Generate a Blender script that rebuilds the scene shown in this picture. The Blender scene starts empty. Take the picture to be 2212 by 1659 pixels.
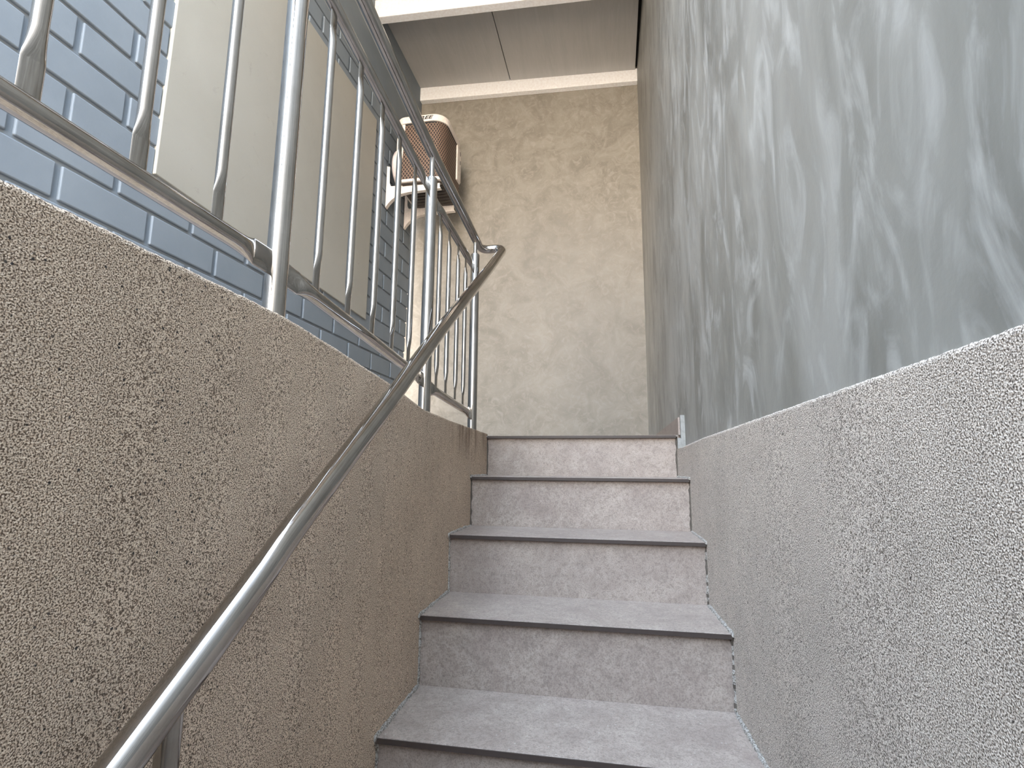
import bpy, bmesh, math, random
from mathutils import Vector, Matrix
random.seed(7)
S = bpy.context.scene
COL = S.collection

# ------------------------------------------------------------------ camera
H = 0.128                                   # eye is this far below the landing floor (z = 0)
R0 = (0.98227792, 0.1872759, 0.00760486)
U0 = (0.0219608, -0.15529148, 0.98762456)
F0 = (-0.18613925, 0.96995479, 0.15665212)
cam_data = bpy.data.cameras.new('camera')
cam = bpy.data.objects.new('camera', cam_data)
COL.objects.link(cam)
m = Matrix(((R0[0], U0[0], -F0[0], 0), (R0[1], U0[1], -F0[1], 0), (R0[2], U0[2], -F0[2], -H), (0, 0, 0, 1)))
cam.matrix_world = m
cam_data.sensor_fit = 'HORIZONTAL'
cam_data.sensor_width = 36
cam_data.lens = 1150.34 / 2212 * 36
cam_data.clip_start = 0.02
S.camera = cam

# ------------------------------------------------------------------ light
W = bpy.data.worlds.new('sky'); S.world = W
W.use_nodes = True
wn = W.node_tree; wn.nodes.clear()
wo = wn.nodes.new('ShaderNodeOutputWorld'); bg = wn.nodes.new('ShaderNodeBackground')
tc = wn.nodes.new('ShaderNodeTexCoord'); sx = wn.nodes.new('ShaderNodeSeparateXYZ')
cr = wn.nodes.new('ShaderNodeValToRGB')
wn.links.new(tc.outputs['Generated'], sx.inputs[0])
wn.nodes.remove(cr)
mr = wn.nodes.new('ShaderNodeMapRange'); mr.inputs[1].default_value = -1.0; mr.inputs[2].default_value = 1.0
cr = wn.nodes.new('ShaderNodeValToRGB'); wn.links.new(sx.outputs['Z'], mr.inputs[0]); wn.links.new(mr.outputs[0], cr.inputs[0])
RAMP = [(0.0, (0.46, 0.37, 0.28)), (0.42, (0.95, 0.80, 0.64)), (0.52, (1.0, 0.87, 0.74)), (0.62, (0.92, 0.85, 0.77)), (0.74, (0.60, 0.71, 0.85)), (1.0, (0.52, 0.67, 0.88))]
while len(cr.color_ramp.elements) < len(RAMP): cr.color_ramp.elements.new(0.5)
for el, (p, c) in zip(cr.color_ramp.elements, RAMP): el.position = p
for el, (p, c) in zip(cr.color_ramp.elements, RAMP): el.color = (*c, 1)
wn.links.new(cr.outputs[0], bg.inputs[0]); bg.inputs[1].default_value = 6.3
wn.links.new(bg.outputs[0], wo.inputs[0])
S.view_settings.view_transform = 'Standard'
S.view_settings.look = 'None'
S.view_settings.gamma = 1
S.view_settings.use_curve_mapping = False
S.view_settings.exposure = 1.72

# ------------------------------------------------------------------ helpers
def newmat(name):
    mt = bpy.data.materials.new(name); mt.use_nodes = True
    nt = mt.node_tree; nt.nodes.clear()
    out = nt.nodes.new('ShaderNodeOutputMaterial'); b = nt.nodes.new('ShaderNodeBsdfPrincipled')
    nt.links.new(b.outputs[0], out.inputs[0])
    return mt, nt, b
class NT:
    def __init__(s, nt):
        s.nt = nt
        s.tc = nt.nodes.new('ShaderNodeTexCoord').outputs['Object']
    def mapping(s, scale=(1, 1, 1), rot=(0, 0, 0), loc=(0, 0, 0), src=None):
        n = s.nt.nodes.new('ShaderNodeMapping')
        n.inputs['Scale'].default_value = scale; n.inputs['Rotation'].default_value = rot; n.inputs['Location'].default_value = loc
        s.nt.links.new(src or s.tc, n.inputs[0]); return n.outputs[0]
    def noise(s, scale, detail=4, rough=0.55, src=None, dist=0.0):
        n = s.nt.nodes.new('ShaderNodeTexNoise')
        n.inputs['Scale'].default_value = scale; n.inputs['Detail'].default_value = detail
        n.inputs['Roughness'].default_value = rough; n.inputs['Distortion'].default_value = dist
        s.nt.links.new(src or s.tc, n.inputs[0]); return n.outputs[0]
    def voro(s, scale, src=None, out='Distance', feature='F1'):
        n = s.nt.nodes.new('ShaderNodeTexVoronoi'); n.feature = feature
        n.inputs['Scale'].default_value = scale
        s.nt.links.new(src or s.tc, n.inputs[0]); return n.outputs[out]
    def ramp(s, src, *st):
        n = s.nt.nodes.new('ShaderNodeValToRGB'); r = n.color_ramp
        while len(r.elements) > 1: r.elements.remove(r.elements[-1])
        for i, (p, c) in enumerate(st):
            el = r.elements[0] if i == 0 else r.elements.new(p)
            el.position = p; el.color = (c, c, c, 1) if not isinstance(c, tuple) else (*c, 1)
        s.nt.links.new(src, n.inputs[0]); return n.outputs[0]
    def mix(s, f, a, b, mode='MIX'):
        n = s.nt.nodes.new('ShaderNodeMix'); n.data_type = 'RGBA'; n.blend_type = mode
        for i, v in ((0, f), (6, a), (7, b)):
            if hasattr(v, 'links'): s.nt.links.new(v, n.inputs[i])
            else: n.inputs[i].default_value = v if i == 0 else (*v, 1)
        return n.outputs[2]
    def math(s, op, a, b=0.0, c=None, clamp=False):
        n = s.nt.nodes.new('ShaderNodeMath'); n.operation = op; n.use_clamp = clamp
        for i, v in enumerate((a, b, c)):
            if v is None: continue
            if hasattr(v, 'links'): s.nt.links.new(v, n.inputs[i])
            else: n.inputs[i].default_value = v
        return n.outputs[0]
    def bump(s, h, strength, dist, normal=None):
        n = s.nt.nodes.new('ShaderNodeBump'); n.inputs['Strength'].default_value = strength; n.inputs['Distance'].default_value = dist
        s.nt.links.new(h, n.inputs['Height'])
        if normal: s.nt.links.new(normal, n.inputs['Normal'])
        return n.outputs[0]
    def xyz(s):
        n = s.nt.nodes.new('ShaderNodeSeparateXYZ'); s.nt.links.new(s.tc, n.inputs[0]); return n.outputs
    def maprange(s, v, a, b, c=0.0, d=1.0):
        n = s.nt.nodes.new('ShaderNodeMapRange'); n.interpolation_type = 'SMOOTHSTEP'
        s.nt.links.new(v, n.inputs[0])
        for i, x in enumerate((a, b, c, d)): n.inputs[i + 1].default_value = x
        return n.outputs[0]

def plain(name, col, rough=0.6, metal=0.0, bumpy=0.0):
    mt, nt, b = newmat(name); N = NT(nt)
    n = N.noise(60, 5)
    c = N.mix(N.ramp(n, (0.3, 0.0), (0.7, 1.0)), tuple(x * 0.88 for x in col), tuple(min(1, x * 1.08) for x in col))
    nt.links.new(c, b.inputs['Base Color'])
    b.inputs['Roughness'].default_value = rough; b.inputs['Metallic'].default_value = metal
    if bumpy: nt.links.new(N.bump(N.noise(220, 4), bumpy, 0.002), b.inputs['Normal'])
    return mt

def m_pebble(name, lo, mid, hi, stain=False):
    mt, nt, b = newmat(name); N = NT(nt)
    wob = N.mix(0.35, N.tc, N.noise(300, 2), 'MIX')
    v = N.voro(560)
    v2 = N.voro(240)
    g = N.noise(820, 3, 0.6)
    big = N.noise(7, 4, 0.6)
    base = N.mix(N.ramp(g, (0.36, 0.0), (0.62, 1.0)), mid, hi)
    dark = N.ramp(N.noise(640, 2, 0.5), (0.48, 0.0), (0.57, 0.92))
    base = N.mix(dark, base, lo)
    spk = N.ramp(N.voro(210, out='Color'), (0.16, 1.0), (0.2, 0.0))
    vd = N.ramp(N.voro(210), (0.22, 1.0), (0.36, 0.0))
    spk = N.math('MULTIPLY', spk, vd)
    base = N.mix(spk, base, (0.035, 0.028, 0.024))
    tone = N.ramp(big, (0.3, 0.90), (0.7, 1.07))
    base = N.mix(1.0, base, tone, 'MULTIPLY')
    if stain:
        x, y, z = N.xyz()
        my = N.maprange(y, 1.45, 1.72)
        mz = N.maprange(z, -0.14, 0.0)
        streak = N.ramp(N.noise(1.0, 4, 0.6, src=N.mapping((1, 42, 5))), (0.42, 0.15), (0.62, 1.0))
        k = N.math('MULTIPLY', N.math('MULTIPLY', my, mz), streak)
        base = N.mix(N.math('MULTIPLY', k, 0.75), base, (0.16, 0.10, 0.065))
    nt.links.new(base, b.inputs['Base Color'])
    b.inputs['Roughness'].default_value = 0.8
    hgt = N.mix(0.5, v, g)
    nt.links.new(N.bump(hgt, 0.7, 0.0022), b.inputs['Normal'])
    return mt

def m_plaster(name, a, bcol, c, streak_scale=(5, 5, 2.6), gloss=0.55, crack=0.6):
    mt, nt, b = newmat(name); N = NT(nt)
    co = N.mapping(streak_scale)
    n1 = N.noise(1.0, 8, 0.68, src=co, dist=1.2) if crack else N.noise(1.1, 5, 0.55, src=co, dist=0.9)
    n2 = N.noise(2.6, 7, 0.7, src=co, dist=2.0) if crack else N.noise(2.9, 6, 0.6, src=co, dist=1.6)
    n3 = N.noise(1.1, 3, 0.5)
    col = N.mix(N.ramp(n1, (0.36, 0.0), (0.64, 1.0)), a, bcol)
    col = N.mix(N.ramp(n2, (0.49, 0.0), (0.68, 0.75)), col, c)
    if crack: cracks = N.ramp(N.noise(5.0, 9, 0.75, src=co, dist=3.5), (0.28, crack), (0.40, 0.0))
    if crack: col = N.mix(cracks, col, tuple(x * 0.72 for x in a))
    tone = N.ramp(n3, (0.3, 0.93), (0.7, 1.06))
    col = N.mix(1.0, col, tone, 'MULTIPLY')
    nt.links.new(col, b.inputs['Base Color'])
    rr = N.ramp(n2, (0.35, gloss - 0.08), (0.7, gloss + 0.15))
    nt.links.new(rr, b.inputs['Roughness'])
    h = N.mix(0.4, n1, N.noise(180, 4))
    nt.links.new(N.bump(h, 0.22 if crack else 0.10, 0.004), b.inputs['Normal'])
    return mt

def m_tile(name, a, bb):
    mt, nt, b = newmat(name); N = NT(nt)
    n1 = N.noise(7, 9, 0.68, dist=0.8); n2 = N.noise(330, 2, 0.6); n3 = N.noise(26, 7, 0.72, dist=0.7); n4 = N.noise(120, 4, 0.7)
    col = N.mix(N.ramp(n1, (0.36, 0.0), (0.64, 1.0)), a, bb)
    col = N.mix(N.ramp(n3, (0.38, 0.4), (0.52, 0.0)), col, tuple(x * 0.72 for x in a))
    col = N.mix(N.ramp(n3, (0.55, 0.0), (0.70, 0.35)), col, tuple(min(1, x * 1.28) for x in bb))
    col = N.mix(N.ramp(n4, (0.36, 0.6), (0.50, 0.0)), col, tuple(x * 0.62 for x in a))
    col = N.mix(N.ramp(n2, (0.38, 0.5), (0.52, 0.0)), col, tuple(x * 0.55 for x in a))
    wsp = N.math('MULTIPLY', N.ramp(N.voro(120, out='Color'), (0.14, 1.0), (0.18, 0.0)), N.ramp(N.voro(120), (0.10, 1.0), (0.24, 0.0)))
    col = N.mix(N.math('MULTIPLY', wsp, 0.5), col, (0.60, 0.58, 0.55))
    nt.links.new(col, b.inputs['Base Color'])
    b.inputs['Roughness'].default_value = 0.55
    nt.links.new(N.bump(n4, 0.25, 0.0015), b.inputs['Normal'])
    return mt

def m_steel():
    mt, nt, b = newmat('polished_steel'); N = NT(nt)
    n = N.noise(30, 4, 0.6)
    nt.links.new(N.ramp(n, (0.3, 0.05), (0.7, 0.12)), b.inputs['Roughness'])
    n2 = N.noise(9, 5, 0.6)
    nt.links.new(N.mix(N.ramp(n2, (0.4, 0.0), (0.72, 1.0)), (0.47, 0.445, 0.42), (0.36, 0.335, 0.305)), b.inputs['Base Color'])
    b.inputs['Metallic'].default_value = 1.0
    nt.links.new(N.bump(N.noise(55, 3), 0.05, 0.001), b.inputs['Normal'])
    return mt

def m_brick():
    mt, nt, b = newmat('blue_grey_brick_paint'); N = NT(nt)
    n = N.noise(5, 6, 0.6)
    col = N.mix(N.ramp(n, (0.3, 0.0), (0.7, 1.0)), (0.185, 0.212, 0.238), (0.215, 0.243, 0.268))
    nt.links.new(col, b.inputs['Base Color'])
    b.inputs['Roughness'].default_value = 0.6; b.inputs['Specular IOR Level'].default_value = 0.2
    nt.links.new(N.bump(N.noise(160, 4), 0.18, 0.002), b.inputs['Normal'])
    return mt

def m_mesh_guard():
    mt, nt, b = newmat('coil_guard_mesh'); N = NT(nt)
    x, y, z = N.xyz()
    u = N.math('ADD', x, y)
    def saw(k, v): return N.math('PINGPONG', N.math('MULTIPLY', v, k), 0.5)
    d1 = saw(42, N.math('ADD', u, N.math('MULTIPLY', z, 0.75)))
    d2 = saw(42, N.math('SUBTRACT', u, N.math('MULTIPLY', z, 0.75)))
    g = N.math('MINIMUM', d1, d2)
    f = N.ramp(g, (0.10, 1.0), (0.14, 0.0))
    nt.links.new(N.mix(f, (0.022, 0.013, 0.009), (0.24, 0.155, 0.11)), b.inputs['Base Color'])
    b.inputs['Roughness'].default_value = 0.6
    nt.links.new(N.bump(f, 0.6, 0.003), b.inputs['Normal'])
    return mt

def m_mortar():
    mt, nt, b = newmat('crumbly_mortar'); N = NT(nt)
    n = N.noise(260, 4, 0.7)
    nt.links.new(N.mix(N.ramp(n, (0.40, 0.0), (0.55, 1.0)), (0.10, 0.082, 0.062), (0.44, 0.41, 0.37)), b.inputs['Base Color'])
    b.inputs['Roughness'].default_value = 0.9
    nt.links.new(N.bump(n, 1.0, 0.003), b.inputs['Normal'])
    return mt

MAT = {
    'pebble_l': m_pebble('washed_pebble_tan', (0.09, 0.052, 0.028), (0.60, 0.455, 0.33), (0.88, 0.725, 0.56), stain=True),
    'pebble_r': m_pebble('washed_pebble_grey', (0.10, 0.075, 0.056), (0.52, 0.445, 0.375), (0.77, 0.685, 0.595)),
    'plaster_r': m_plaster('trowelled_plaster_grey', (0.165, 0.160, 0.142), (0.29, 0.284, 0.258), (0.41, 0.403, 0.375), (4.0, 4.0, 1.7), 0.50, 0.0),
    'plaster_b': m_plaster('trowelled_plaster_sand', (0.195, 0.172, 0.138), (0.275, 0.248, 0.206), (0.335, 0.30, 0.255), (5, 5, 5), 0.55),
    'panel': m_plaster('beige_paint', (0.355, 0.335, 0.285), (0.37, 0.35, 0.30), (0.38, 0.36, 0.31), (1, 1, 1), 0.6),
    'tile': m_tile('grey_stone_tile', (0.285, 0.228, 0.195), (0.378, 0.315, 0.268)),
    'tile_edge': plain('dark_tile_edge', (0.045, 0.032, 0.027), 0.5),
    'mortar': m_mortar(),
    'grime': plain('dark_grout', (0.09, 0.075, 0.06), 0.9, bumpy=0.8),
    'marble': m_plaster('pale_marble', (0.20, 0.20, 0.19), (0.27, 0.27, 0.255), (0.31, 0.31, 0.30), (20, 20, 20), 0.4),
    'steel': m_steel(),
    'brick': m_brick(),
    'beam': plain('cream_beam_paint', (0.99, 0.95, 0.92), 0.5),
    'ceiling': m_plaster('grey_roof_panel', (0.43, 0.42, 0.40), (0.47, 0.455, 0.435), (0.50, 0.485, 0.465), (14, 1.0, 1), 0.55),
    'seam': plain('black_gap', (0.02, 0.02, 0.02), 0.9),
    'cream': plain('cream_casing', (0.78, 0.70, 0.63), 0.45),
    'casing_pink': plain('faded_fan_cover', (0.70, 0.62, 0.60), 0.4),
    'mesh': m_mesh_guard(),
    'dark': plain('dark_base_pan', (0.075, 0.058, 0.048), 0.6),
    'ink': plain('black_logo_ink', (0.012, 0.012, 0.012), 0.4),
    'slab': plain('raw_concrete', (0.30, 0.28, 0.26), 0.85, bumpy=0.4),
    'blocker': m_plaster('warm_blocker_plaster', (0.55, 0.47, 0.38), (0.60, 0.52, 0.43), (0.64, 0.57, 0.48), (2, 2, 2), 0.8),  # warm beige for the added light-blocking wall behind the viewer
}

def box(bm, x0, x1, y0, y1, z0, z1):
    vs = [bm.verts.new(p) for p in ((x0, y0, z0), (x1, y0, z0), (x1, y1, z0), (x0, y1, z0), (x0, y0, z1), (x1, y0, z1), (x1, y1, z1), (x0, y1, z1))]
    for f in ((0, 3, 2, 1), (4, 5, 6, 7), (0, 1, 5, 4), (1, 2, 6, 5), (2, 3, 7, 6), (3, 0, 4, 7)):
        bm.faces.new([vs[i] for i in f])
    return vs

def hexa(bm, pts):
    """eight corners: bottom ring then top ring"""
    vs = [bm.verts.new(p) for p in pts]
    for f in ((0, 3, 2, 1), (4, 5, 6, 7), (0, 1, 5, 4), (1, 2, 6, 5), (2, 3, 7, 6), (3, 0, 4, 7)):
        bm.faces.new([vs[i] for i in f])

def loft(bm, rings, cap=True):
    rv = [[bm.verts.new(p) for p in r] for r in rings]
    n = len(rv[0])
    for a, b in zip(rv, rv[1:]):
        for i in range(n):
            bm.faces.new((a[i], a[(i + 1) % n], b[(i + 1) % n], b[i]))
    if cap:
        bm.faces.new(list(reversed(rv[0]))); bm.faces.new(rv[-1])

def tube(bm, pts, radii, seg=20, side=Vector((1, 0, 0))):
    """sweep an ellipse along a polyline; radii are (across, along the other axis)"""
    pts = [Vector(p) for p in pts]; rings = []
    for i, p in enumerate(pts):
        if i == 0: t = pts[1] - p
        elif i == len(pts) - 1: t = p - pts[-2]
        else: t = (pts[i + 1] - p).normalized() + (p - pts[i - 1]).normalized()
        t.normalize()
        s = side if not callable(side) else side(t)
        s = (s - t * s.dot(t)).normalized()
        u = t.cross(s)
        r = radii[i] if isinstance(radii, list) else radii
        ra, rb = r if isinstance(r, tuple) else (r, r)
        rings.append([p + s * (ra * math.cos(a)) + u * (rb * math.sin(a)) for a in (2 * math.pi * k / seg for k in range(seg))])
    loft(bm, rings)

def obj(name, bm, mat, parent=None, smooth=False, bevel=0, seg=2, sub=0):
    me = bpy.data.meshes.new(name)
    bmesh.ops.recalc_face_normals(bm, faces=bm.faces)
    bm.to_mesh(me); bm.free()
    me.materials.append(MAT[mat])
    if smooth:
        for p in me.polygons: p.use_smooth = True
        me.update()
        try: me.set_sharp_from_angle(angle=math.radians(38))
        except Exception: pass
    o = bpy.data.objects.new(name, me); COL.objects.link(o)
    if parent: o.parent = parent
    if bevel:
        md = o.modifiers.new('bevel', 'BEVEL'); md.width = bevel; md.segments = seg; md.limit_method = 'ANGLE'
    return o

def tag(o, label=None, cat=None, group=None, kind=None):
    if label: o['label'] = label
    if cat: o['category'] = cat
    if group: o['group'] = group
    if kind: o['kind'] = kind
    return o
def empty(name, loc):
    o = bpy.data.objects.new(name, None); COL.objects.link(o); o.location = loc; o.empty_display_size = 0.1
    return o
def adopt(root):
    """children were modelled in world coordinates: shift their meshes to the root's frame"""
    for c in list(root.children):
        c.data.transform(Matrix.Translation(-root.location))
        for g in c.children:
            g.data.transform(Matrix.Translation(-root.location))

def lerp(tab, v):
    if v <= tab[0][0]: return tab[0][1]
    for (a, x), (b, y) in zip(tab, tab[1:]):
        if v <= b: return x + (y - x) * (v - a) / (b - a)
    return tab[-1][1]

# ------------------------------------------------------------------ geometry tables
NOSE = [(2.07 - 0.25 * i, z) for i, z in enumerate((0.0, -0.156, -0.323, -0.487, -0.651, -0.815, -0.979, -1.143, -1.307))]
BOTTOM = -1.47
LX = [(-2.0, -0.462), (0.4, -0.464), (1.07, -0.474), (1.32, -0.483), (1.57, -0.490), (1.82, -0.494), (2.07, -0.498)]
LZ = [(-2.0, 0.092), (0.31, 0.092), (0.67, 0.089), (0.73, 0.085), (0.865, 0.0725), (1.08, 0.051), (1.31, 0.022), (1.585, 0.015), (2.05, 0.009)]
RX = [(-2.0, 0.262), (0.5, 0.261), (1.07, 0.258), (1.32, 0.250), (1.57, 0.241), (1.82, 0.238), (1.95, 0.236), (2.075, 0.229)]
RZ = [(-2.0, -0.032), (0.5, -0.033), (1.07, -0.034), (1.57, -0.040), (2.05, -0.050)]
PX = [(-2.0, 0.268), (1.0, 0.264), (2.05, 0.257), (3.9, 0.238)]      # plaster face of the right wall
BACK = 3.85
YB = -2.0
ROOF_Y = 1.05

# ------------------------------------------------------------------ setting
def half_wall(name, XT, ZT, y0, y1, zb, depth, sgn, mat):
    """pebble-wash wall: face follows XT, top follows ZT, slightly rounded and rough lip"""
    bm = bmesh.new(); rings = []
    n = int((y1 - y0) / 0.006)
    for i in range(n + 1):
        y = y0 + (y1 - y0) * i / n
        x = lerp(XT, y); z = lerp(ZT, y)
        j = (random.random() - 0.5) * 0.0012; k = (random.random() - 0.5) * 0.001
        rings.append([(x, y, zb), (x, y, z - 0.005), (x - sgn * 0.0008 + k * .4, y, z - 0.0018 + j), (x - sgn * (0.0025 + k * .4), y, z + j), (x - sgn * depth, y, z), (x - sgn * depth, y, zb)])
    loft(bm, rings)
    o = obj(name, bm, mat)
    return tag(o, kind='structure')

half_wall('wall_left', LX, LZ, YB, 2.085, BOTTOM - 0.1, 0.085, 1, 'pebble_l')
half_wall('wall_right_lower', RX, RZ, YB, 2.078, BOTTOM - 0.1, 0.012 + 0.03, -1, 'pebble_r')

bm = bmesh.new(); rings = []
for i in range(41):
    y = YB + (BACK + 0.05 - YB) * i / 40; x = lerp(PX, y)
    rings.append([(x, y, BOTTOM - 0.1), (x, y, 3.3), (x + 0.15, y, 3.3), (x + 0.15, y, BOTTOM - 0.1)])
loft(bm, rings)
tag(obj('wall_right', bm, 'plaster_r'), kind='structure')

bm = bmesh.new(); box(bm, -1.75, 0.40, BACK, BACK + 0.15, -0.1, 3.3)
tag(obj('wall_back', bm, 'plaster_b'), kind='structure')

# painted brick wall on the far side of the landing: real bricks standing proud of a mortar bed
BX = -1.53
def brick_end(z): return 3.66 + (3.845 - 3.66) * min(1.0, max(0.0, (z - 0.4) / 2.3))
WY0 = -1.7
bm = bmesh.new()
hexa(bm, [(BX - 0.2, WY0, -0.1), (BX - 0.008, WY0, -0.1), (BX - 0.008, 3.62, -0.1), (BX - 0.2, 3.62, -0.1),
          (BX - 0.2, WY0, 3.2), (BX - 0.008, WY0, 3.2), (BX - 0.008, BACK, 3.2), (BX - 0.2, BACK, 3.2)])
wall_fl = tag(obj('wall_far_left', bm, 'brick'), kind='structure')
bm = bmesh.new(); CH = 0.1167; BL = 0.305; J = 0.012; JV = 0.019
z = 0.606 - 6 * CH; row = -6
while z < 2.46:
    y = 1.13 + (0.175 if row % 2 else 0.0) - 10 * BL
    while y < 3.9:
        a, b = max(WY0, y + JV / 2), min(y + BL - JV / 2, brick_end(z))
        if b - a > 0.02:
            dx = (random.random() - 0.5) * 0.0015
            box(bm, BX - 0.012, BX + dx, a, b, z + J / 2, min(z + CH - J / 2, 2.5))
        y += BL
    z += CH; row += 1
box(bm, BX - 0.012, BX + 0.001, WY0, 3.845, 2.463, 3.15)         # smooth painted ring beam over the bricks
o = obj('brick_courses', bm, 'brick', parent=wall_fl, bevel=0.0045, seg=3)

# plastered-up opening (flush beige panel a finger proud of the bricks)
bm = bmesh.new()
q = [(1.425, 0.858), (3.02, 0.792), (3.03, 2.18), (1.44, 2.185)]
hexa(bm, [(BX - 0.01, q[0][0], q[0][1]), (BX + 0.010, q[0][0], q[0][1]), (BX + 0.010, q[1][0], q[1][1]), (BX - 0.01, q[1][0], q[1][1]),
          (BX - 0.01, q[3][0], q[3][1]), (BX + 0.010, q[3][0], q[3][1]), (BX + 0.010, q[2][0], q[2][1]), (BX - 0.01, q[2][0], q[2][1])])
tag(obj('trim_1', bm, 'panel', bevel=0.003), kind='structure')

# floors
bm = bmesh.new(); box(bm, -1.75, -0.545, YB, BACK, -0.12, 0.0); box(bm, -0.545, 0.26, 2.084, BACK, -0.12, -0.0005)
tag(obj('floor', bm, 'tile'), kind='structure')
bm = bmesh.new(); box(bm, -0.6, 0.4, YB - 0.2, 0.1, BOTTOM - 0.1, BOTTOM)
tag(obj('floor', bm, 'tile'), kind='structure')

# ceiling: two roof panels with a seam, steel beams in cream paint; the roof falls to the right
def zc(x): return 3.034 - 0.048 * (x + 1.54)
bm = bmesh.new()
for x0, x1 in ((-1.75, -0.765), (-0.759, 0.222)):
    hexa(bm, [(x0, ROOF_Y, zc(x0) - 0.02), (x1, ROOF_Y, zc(x1) - 0.02), (x1, BACK, zc(x1) - 0.02), (x0, BACK, zc(x0) - 0.02),
              (x0, ROOF_Y, zc(x0) + 0.04), (x1, ROOF_Y, zc(x1) + 0.04), (x1, BACK, zc(x1) + 0.04), (x0, BACK, zc(x0) + 0.04)])
tag(obj('ceiling', bm, 'ceiling'), kind='structure')
bm = bmesh.new()
hexa(bm, [(-1.75, ROOF_Y, zc(-1.75) + 0.045), (0.42, ROOF_Y, zc(0.42) + 0.045), (0.42, BACK + 0.1, zc(0.42) + 0.045), (-1.75, BACK + 0.1, zc(-1.75) + 0.045),
          (-1.75, ROOF_Y, zc(-1.75) + 0.09), (0.42, ROOF_Y, zc(0.42) + 0.09), (0.42, BACK + 0.1, zc(0.42) + 0.09), (-1.75, BACK + 0.1, zc(-1.75) + 0.09)])
tag(obj('ceiling', bm, 'seam'), kind='structure')
def beam(name, y0, y1, x0, x1, zb0, zb1, h0, h1):
    bm = bmesh.new()
    hexa(bm, [(x0, y0, zb0), (x1, y0, zb1), (x1, y1, zb1), (x0, y1, zb0), (x0, y0, zb0 + h0), (x1, y0, zb1 + h1), (x1, y1, zb1 + h1), (x0, y1, zb0 + h0)])
    return tag(obj(name, bm, 'beam', bevel=0.003), kind='structure')
beam('trim_2', 3.80, 3.849, -1.53, 0.238, 2.898, 2.832, 0.125, 0.11)
beam('trim_3', 2.93, 2.99, -1.53, 0.246, 2.872, 2.79, 0.135, 0.135)

# added unseen wall behind the viewer, shaped to block and bounce light
bm = bmesh.new(); box(bm, -0.45, 0.262, -0.95, -0.85, BOTTOM, 0.55)
tag(obj('wall_light_blocker', bm, 'blocker'), kind='structure')

# landing skirting on the right wall with its pale marble end piece
bm = bmesh.new()
x = 0.238
hexa(bm, [(0.236, 2.07, 0), (0.262, 2.07, 0), (0.25, BACK, 0), (0.228, BACK, 0), (0.236, 2.07, 0.066), (0.262, 2.07, 0.066), (0.25, BACK, 0.066), (0.228, BACK, 0.066)])
tag(obj('baseboard_right', bm, 'tile'), kind='structure')
bm = bmesh.new(); box(bm, 0.2415, 0.2585, 2.046, 2.069, -0.052, 0.072); box(bm, 0.2295, 0.2575, 2.047, 2.068, -0.052, -0.0125)
e_ = obj('baseboard_end', bm, 'marble', bevel=0.001)
tag(e_, kind='structure'); e_.name = 'trim_4'

# ------------------------------------------------------------------ staircase
stair = empty('staircase', (-0.12, 0.07, BOTTOM))
tag(stair, 'narrow flight of grey stone-tiled steps with dark nosing edges between the pebble walls', 'stairs')
for i, (y, z) in enumerate(NOSE):
    yb = (NOSE[i - 1][0] + 0.0118) if i else 2.084
    if i:
        bm = bmesh.new()
        xl0, xl1 = lerp(LX, y), lerp(LX, yb); xr0, xr1 = lerp(RX, y), lerp(RX, yb)
        def slab(ya, ybk, z0, z1):
            hexa(bm, [(lerp(LX, ya) + .001, ya, z0), (lerp(RX, ya) - .001, ya, z0), (lerp(RX, ybk) - .001, ybk, z0), (lerp(LX, ybk) + .001, ybk, z0),
                      (lerp(LX, ya) + .001, ya, z1), (lerp(RX, ya) - .001, ya, z1), (lerp(RX, ybk) - .001, ybk, z1), (lerp(LX, ybk) + .001, ybk, z1)])
        slab(y + 0.002, yb, z - 0.011, z)
        t = obj('tread', bm, 'tile', parent=stair, bevel=0.001)
    else:
        bm = bmesh.new()
        hexa(bm, [(-0.545, y + .002, z - .011), (0.234, y + .002, z - .011), (0.234, 2.0835, z - .011), (-0.545, 2.0835, z - .011),
                  (-0.545, y + .002, z), (0.234, y + .002, z), (0.234, 2.0835, z), (-0.545, 2.0835, z)])
        for v in bm.verts: v.co.x = max(v.co.x, -0.4965)
        t = obj('tread', bm, 'tile', parent=stair)
    # dark edge of the tile
    bm = bmesh.new(); a, b = lerp(LX, y) + 0.002, lerp(RX, y) - 0.002
    box(bm, a, b, y - 0.0005, y + 0.0019, z - 0.0108, z - 0.0012)
    obj('nosing_edge', bm, 'tile_edge', parent=t)
    # riser
    zb = NOSE[i + 1][1] if i + 1 < len(NOSE) else BOTTOM
    yr = y + 0.012; a, b = lerp(LX, yr) + 0.001, lerp(RX, yr) - 0.001
    bm = bmesh.new(); box(bm, a, b, yr, yr + 0.012, zb - 0.011, z - 0.0115)
    obj('riser', bm, 'tile', parent=stair)
    # solid core behind the tiles
    bm = bmesh.new(); y2 = (NOSE[i - 1][0] + 0.012) if i else 2.084
    box(bm, a, b, yr + 0.0125, y2 + 0.011, BOTTOM, z - 0.012)
    if i: obj('step_core', bm, 'slab', parent=stair)
    else: bm.free()
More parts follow.
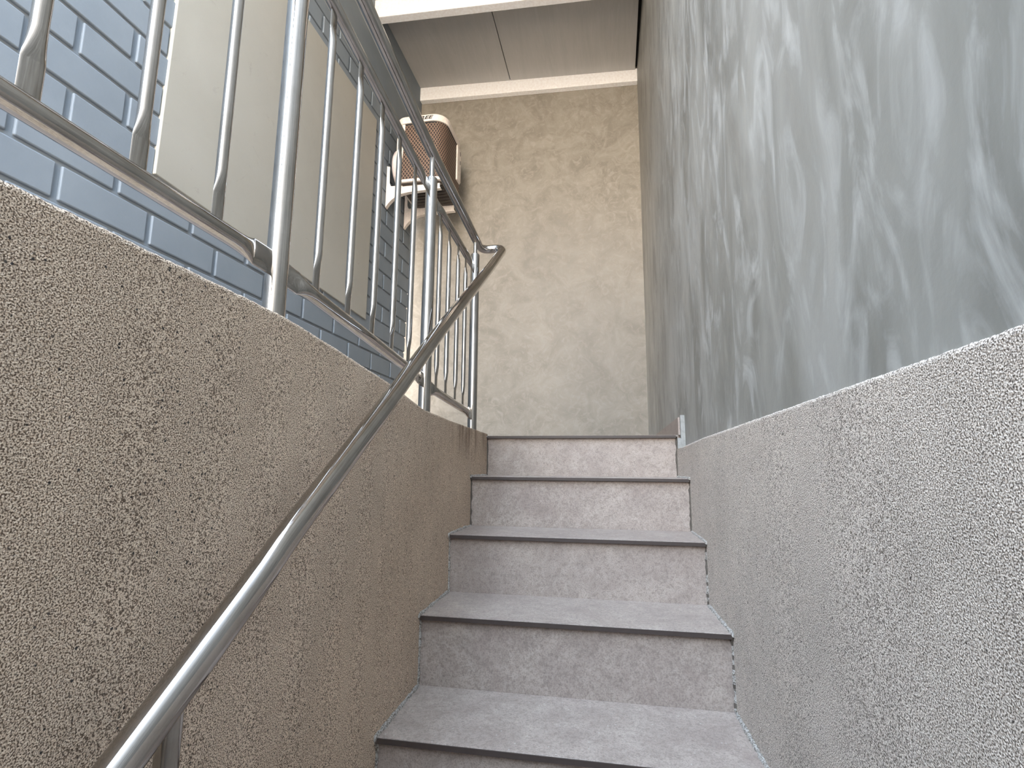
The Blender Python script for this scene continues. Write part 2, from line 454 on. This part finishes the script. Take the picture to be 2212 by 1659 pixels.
# ragged mortar beads where the tiles meet the pebble walls: pale on the treads, grimy up the risers
def bead(side):
    XT = LX if side < 0 else RX
    bm = bmesh.new(); rnd = random.Random(3 + side)
    pts = []; rr = []; dark = []
    for i in range(7, -1, -1):
        y, z = NOSE[i]; zb = NOSE[i + 1][1]; yr = y + 0.010
        for k in range(16):
            zz = zb + (z - 0.006 - zb) * k / 16
            pts.append((lerp(XT, yr) - side * 0.0005 + rnd.uniform(-.001, .001), yr + rnd.uniform(-.001, .001), zz))
            rr.append(rnd.uniform(.0022, .0052)); dark.append(i < 2 or (side > 0 and rnd.random() < 0.5))
        pts.append((lerp(XT, y) - side * .001, y - 0.003, z - .004)); rr.append(.003); dark.append(False)
        if i:
            y2 = NOSE[i - 1][0] + 0.010
            for k in range(20):
                yy = y - 0.001 + (y2 - y) * k / 20
                pts.append((lerp(XT, yy) - side * 0.001, yy, z + rnd.uniform(-.001, .001)))
                rr.append(rnd.uniform(.0030, .0070)); dark.append(False)
    tube(bm, pts, rr, 8, Vector((1, 0, 0)))
    bm.faces.ensure_lookup_table()
    for k in range(len(pts) - 1):
        if dark[k]:
            for j in range(8): bm.faces[k * 8 + j].material_index = 1
    o = obj('mortar_bead', bm, 'mortar', parent=stair, smooth=True)
    o.data.materials.append(MAT['grime'])
bead(-1); bead(1)
adopt(stair)

# ------------------------------------------------------------------ stainless railing
GX = -0.515
rail = empty('stair_railing', (GX, 0.715, 0.089))
tag(rail, 'stainless steel guard railing on the pebble kerb with a handrail running down the stairs', 'railing')
TOP = [(-0.05, 0.925), (0.5, 0.905), (0.93, 0.877), (1.13, 0.843), (1.25, 0.822), (1.39, 0.803), (1.62, 0.785), (1.905, 0.758)]
POSTS = [(-0.05, 0.83), (0.715, 0.80), (1.395, 0.722), (1.905, 0.695)]
def baluster_profile(bm, y, z0, z1, r=0.0075):
    fl = (0.0022, 0.0112); hb = 0.036
    P = [z0, z0 + hb, z0 + hb + .003, z0 + hb + .012, z0 + hb + .024, z0 + hb + .034, z1 - hb - .034, z1 - hb - .024, z1 - hb - .012, z1 - hb - .003, z1 - hb, z1]
    Rr = [fl, fl, (0.003, .0110), (.0048, .0098), (.0066, .0082), (r, r), (r, r), (.0066, .0082), (.0048, .0098), (0.003, .0110), fl, fl]
    tube(bm, [(GX, y, p) for p in P], Rr, 20, Vector((1, 0, 0)))
def flat_rail(bm, ya, za, yb, zb_, r):
    """tube whose ends are pressed flat where they meet the posts"""
    L = math.hypot(yb - ya, zb_ - za)
    fl = (0.0030, 0.0205)
    D = [0, .043, .046, .053, .062, .076, .092]
    Rr = [fl, fl, (.0050, .0190), (.0080, .0170), (.0102, .0150), (r * .97, r * 1.04), (r, r)]
    D2 = [L - d for d in reversed(D)]
    pts = [(GX, ya + (yb - ya) * d / L, za + (zb_ - za) * d / L) for d in D + D2]
    tube(bm, pts, Rr + list(reversed(Rr)), 24, Vector((1, 0, 0)))
for y, zt in POSTS:
    bm = bmesh.new(); zb = lerp(LZ, y)
    r = 0.017
    tube(bm, [(GX, y, zb - 0.004), (GX, y, zt - 0.006), (GX, y, zt - 0.002), (GX, y, zt)], [r, r, r * .93, r * .72], 40, Vector((1, 0, 0)))
    p = obj('post', bm, 'steel', parent=rail, smooth=True)
    bm = bmesh.new(); tube(bm, [(GX, y, zt - 0.004), (GX, y, lerp(TOP, y) - 0.012)], 0.0078, 24, Vector((1, 0, 0)))
    obj('post_neck', bm, 'steel', parent=p, smooth=True)
MID = [((-0.033, 0.790), (0.698, 0.771)), ((0.732, 0.770), (1.378, 0.677)), ((1.412, 0.668), (1.888, 0.632))]
BOT = [((-0.033, 0.196), (0.698, 0.184)), ((0.732, 0.180), (1.378, 0.112)), ((1.412, 0.100), (1.888, 0.068))]
BAL = [[0.105, 0.225, 0.345, 0.460, 0.582], [0.826, 0.943, 1.053, 1.158, 1.266], [1.488, 1.580, 1.682, 1.776]]
for k in range(3):
    for nm, tab in (('middle_rail', MID), ('bottom_rail', BOT)):
        (ya, za), (yb, zb) = tab[k]
        bm = bmesh.new(); flat_rail(bm, ya - .003, za, yb + .003, zb, 0.0125); obj(nm, bm, 'steel', parent=rail, smooth=True)
    for y in BAL[k]:
        def on(tab): (ya, za), (yb, zb) = tab[k]; return za + (zb - za) * (y - ya) / (yb - ya)
        bm = bmesh.new(); baluster_profile(bm, y, on(BOT) + 0.010, on(MID) - 0.010); obj('baluster', bm, 'steel', parent=rail, smooth=True)
def arc(p0, p1, p2, n=10, f=1.0):
    """quadratic blend from p0 to p2 with corner p1"""
    out = []
    for i in range(n + 1):
        t = i / n; out.append(tuple((1 - t) ** 2 * a + 2 * t * (1 - t) * b + t * t * c for a, b, c in zip(p0, p1, p2)))
    return out
# top rail and the elbow at the head of the stairs are one bent tube
tp = [(GX, y, z) for y, z in TOP[:-1]] + [(GX, 1.905, 0.757)]
e1 = arc((GX, 1.945, 0.751), (GX, 1.992, 0.746), (GX + 0.040, 1.996, 0.750), 10)
e2 = arc((-0.462, 1.996, 0.751), (-0.424, 1.998, 0.752), (-0.4235, 1.965, 0.722), 12)
DOWN = [(-0.4235, 1.79, 0.594), (-0.420, 1.273, 0.238), (-0.416, 0.99, 0.035), (-0.412, 0.87, -0.047), (-0.402, 0.63, -0.206), (-0.396, 0.545, -0.264), (-0.396, 0.40, -0.369), (-0.396, 0.25, -0.478), (-0.396, 0.10, -0.585)]
bm = bmesh.new()
ptsT = tp + e1 + e2[:7]
def sidef(t): return Vector((0, 0, 1)) if abs(t.z) < .9 else Vector((1, 0, 0))
tube(bm, ptsT, 0.0165, 36, sidef)
obj('top_rail', bm, 'steel', parent=rail, smooth=True)
bm = bmesh.new()
def smooth_path(p, n=4):
    out = []
    P = [Vector(q) for q in p]; P = [P[0] * 2 - P[1]] + P + [P[-1] * 2 - P[-2]]
    for i in range(1, len(P) - 2):
        for k in range(n):
            t = k / n; a, b, c, d = P[i - 1], P[i], P[i + 1], P[i + 2]
            out.append(0.5 * ((2 * b) + (c - a) * t + (2 * a - 5 * b + 4 * c - d) * t * t + (3 * b - a - 3 * c + d) * t ** 3))
    out.append(P[-2]); return out
tube(bm, [Vector(q) for q in e2[6:]] + smooth_path(DOWN)[0:], 0.0168, 48, sidef)
hr = obj('handrail', bm, 'steel', parent=rail, smooth=True)
bm = bmesh.new(); zs = -0.979 if 0.57 > 0.43 else 0
tube(bm, [(-0.396, 0.452, -0.338), (-0.396, 0.452, -1.143)], 0.0105, 24, Vector((1, 0, 0)))
obj('handrail_support', bm, 'steel', parent=rail, smooth=True)
adopt(rail)
for c in rail.children:
    pass

# ------------------------------------------------------------------ outdoor air-conditioning unit
ac = empty('outdoor_air_conditioner', (-1.30, 3.41, 1.812))
tag(ac, 'cream outdoor air-conditioning unit with brown mesh guard, resting on two wall brackets', 'air conditioner')
X0, X1, Y0, Y1, Z0, Z1 = -1.445, -1.101, 3.20, 3.575, 1.812, 2.285
def rrect(x0, x1, y0, y1, r, n=6, corners=(1, 1, 1, 1)):
    out = []
    rk = [r, min(.1, r * 2.0), r, r]                 # the near right corner is much rounder
    for (sx_, sy_, a0, k) in ((0, 0, 180, 0), (1, 0, 270, 1), (1, 1, 0, 2), (0, 1, 90, 3)):
        q = rk[k]
        cx = x1 - q if sx_ else x0 + q; cy = y1 - q if sy_ else y0 + q
        if corners[k]:
            for i in range(n + 1):
                a = math.radians(a0 + 90 * i / n); out.append((cx + q * math.cos(a), cy + q * math.sin(a)))
        else:
            out.append((x0 if k in (0, 3) else x1, y0 if k in (0, 1) else y1))
    return out
# base pan rim and inner casing
bm = bmesh.new()
loft(bm, [[(x, y, z) for x, y in rrect(X0 - .004, X1 + .004, Y0 - .004, Y1 + .004, .03)] for z in (Z0, Z0 + .02)])
obj('base_rim', bm, 'cream', parent=ac, bevel=.002)
bm = bmesh.new(); loft(bm, [[(x, y, z) for x, y in rrect(X0 + .012, X1 - .012, Y0 + .012, Y1 - .012, .03)] for z in (Z0 - .004, Z0 + .004)])
for i in range(9):
    y = Y0 + .03 + i * .042; box(bm, X0 + .04, X1 - .03, y, y + .012, Z0 - .011, Z0 - .003)
bp = obj('base_pan', bm, 'dark', parent=ac, bevel=.001)
# coil guard wraps the near face and the right side
bm = bmesh.new()
loft(bm, [[(x, y, z) for x, y in rrect(X0 + .01, X1, Y0, Y1 - .01, .045, 8, (0, 1, 0, 0))] for z in (Z0 + .018, Z1 - .012)])
obj('coil_guard', bm, 'mesh', parent=ac, smooth=True)
# left corner post of the casing
bm = bmesh.new()
hexa(bm, [(X0, Y0 - .004, Z0 + .018), (X0 + .036, Y0 - .004, Z0 + .018), (X0 + .036, Y0 + .03, Z0 + .018), (X0, Y1, Z0 + .018),
          (X0, Y0 - .004, Z1 - .03), (X0 + .058, Y0 - .004, Z1 - .03), (X0 + .058, Y0 + .03, Z1 - .03), (X0, Y1, Z1 - .03)])
lp = obj('corner_panel', bm, 'cream', parent=ac, bevel=.003)
bm = bmesh.new(); box(bm, X0 + .002, X0 + .036, Y0 - .009, Y0 - .003, Z1 - .062, Z1 - .044); obj('carry_handle', bm, 'ink', parent=lp, bevel=.003)
# lid: its skirt wraps the rounded corners
bm = bmesh.new(); rings = []
for z, g in ((Z1 - .038, .008), (Z1 + .008, .008), (Z1 + .014, .004), (Z1 + .017, -.006)):
    rings.append([(x, y, z) for x, y in rrect(X0 - g, X1 + g, Y0 - g - .004, Y1 + g, .058, 10, (1, 1, 1, 1))])
loft(bm, rings)
tcv = obj('top_cover', bm, 'cream', parent=ac, bevel=.0)
bm = bmesh.new(); loft(bm, [[(x, y, z) for x, y in rrect(X0 + .056, X1 + .002, Y0 - .002, Y1, .05, 10, (0, 1, 1, 0))] for z in (Z1 - .046, Z1 - .037)])
obj('lid_shade_strip', bm, 'seam', parent=tcv)  # solid black strip, shade under the lid skirt put in as colour
# bulging fan cover on the side that faces the bricks
bm = bmesh.new(); rings = []
cy, cz0 = 3.345, Z0 + .165
for k in range(9):
    a = k / 8 * math.pi / 2
    dx = k / 8; rr_ = (1 - dx ** 4) ** .25 if dx < 1 else 0.0
    rings.append([(X0 + .004 - .055 * dx, cy + .148 * rr_ * math.cos(t) + 1e-4 * math.cos(t), cz0 + .15 * rr_ * math.sin(t) + 1e-4 * math.sin(t)) for t in (2 * math.pi * j / 32 for j in range(32))])
loft(bm, rings)
obj('fan_cover', bm, 'casing_pink', parent=ac, smooth=True)
# valve cover on the right side, towards the back wall
bm = bmesh.new()
hexa(bm, [(X1 - .005, 3.48, 1.965), (X1 + .010, 3.485, 1.965), (X1 + .010, 3.575, 1.985), (X1 - .005, 3.575, 1.965),
          (X1 - .005, 3.48, 2.25), (X1 + .010, 3.485, 2.245), (X1 + .010, 3.575, 2.235), (X1 - .005, 3.575, 2.245)])
vc = obj('valve_cover', bm, 'cream', parent=ac, bevel=.005)
bm = bmesh.new(); box(bm, X1 + .008, X1 + .0112, 3.545, 3.558, 2.19, 2.225); obj('screw_hole', bm, 'ink', parent=vc)
bm = bmesh.new(); box(bm, X1 + .008, X1 + .0112, 3.545, 3.558, 2.12, 2.15); obj('screw_hole', bm, 'ink', parent=vc)
# lettering on the front of the top cover
cu = bpy.data.curves.new('logo', 'FONT'); cu.body = 'GREE'; cu.size = 0.034; cu.shear = 0.32; cu.extrude = 0.0006; cu.offset = 0.0009; cu.space_character = 1.02
lo = bpy.data.objects.new('tmp', cu); COL.objects.link(lo)
lo.rotation_euler = (math.pi / 2, 0, 0)
bpy.context.view_layer.update()
dg = bpy.context.evaluated_depsgraph_get()
me = bpy.data.meshes.new_from_object(lo.evaluated_get(dg))
xs = [v.co.x for v in me.vertices]
me.transform(Matrix.Rotation(math.pi / 2, 4, 'X') @ Matrix.Scale(1.62, 4, Vector((1, 0, 0))))
me.transform(Matrix.Translation((-1.323, Y0 - .0125, Z1 - .0215)))
bpy.data.objects.remove(lo)
me.materials.clear(); me.materials.append(MAT['ink'])
lg = bpy.data.objects.new('logo', me); COL.objects.link(lg); lg.parent = tcv
adopt(ac)

# wall brackets carrying the unit
def bracket(y, label):
    b0 = empty('wall_bracket', (BX, y, 1.77))
    tag(b0, label, 'bracket', 'brackets under the air conditioner')
    # flanged plate: web in the x-z plane with a curved gusset, thin lip along its lower edge
    zt = 1.8115 - .004; web = []
    low = [(-1.527, 1.660), (-1.505, 1.690), (-1.48, 1.716), (-1.45, 1.737), (-1.41, 1.752), (-1.36, 1.760), (-1.135, 1.768)]
    up = [(-1.135, zt), (-1.470, zt), (-1.494, zt + .006), (-1.503, zt + .03), (-1.506, 1.96), (-1.527, 1.965)]
    bm = bmesh.new()
    ring = low + up
    loft(bm, [[(x, yy, z) for x, z in ring] for yy in (y - .002, y + .002)])
    obj('web_plate', bm, 'cream', parent=b0, bevel=.0008)
    bm = bmesh.new(); rings = []
    for (x, z) in low + [(-1.130, 1.769)]:
        rings.append([(x, y - .004, z), (x, y + .028, z), (x, y + .028, z - .006), (x, y - .004, z - .006)])
    loft(bm, rings)
    obj('lower_flange', bm, 'cream', parent=b0, bevel=.001)
    bm = bmesh.new(); box(bm, -1.50, -1.133, y - .003, y + .030, zt, zt + .0032)
    obj('support_arm', bm, 'cream', parent=b0, bevel=.001)
    bm = bmesh.new(); box(bm, -1.5265, -1.522, y - .004, y + .032, 1.665, 1.965)
    obj('wall_plate', bm, 'cream', parent=b0, bevel=.001)
    adopt(b0)
bracket(3.235, 'cream steel wall bracket under the near end of the air conditioner')
bracket(3.565, 'cream steel wall bracket under the far end of the air conditioner, lower in the photo')
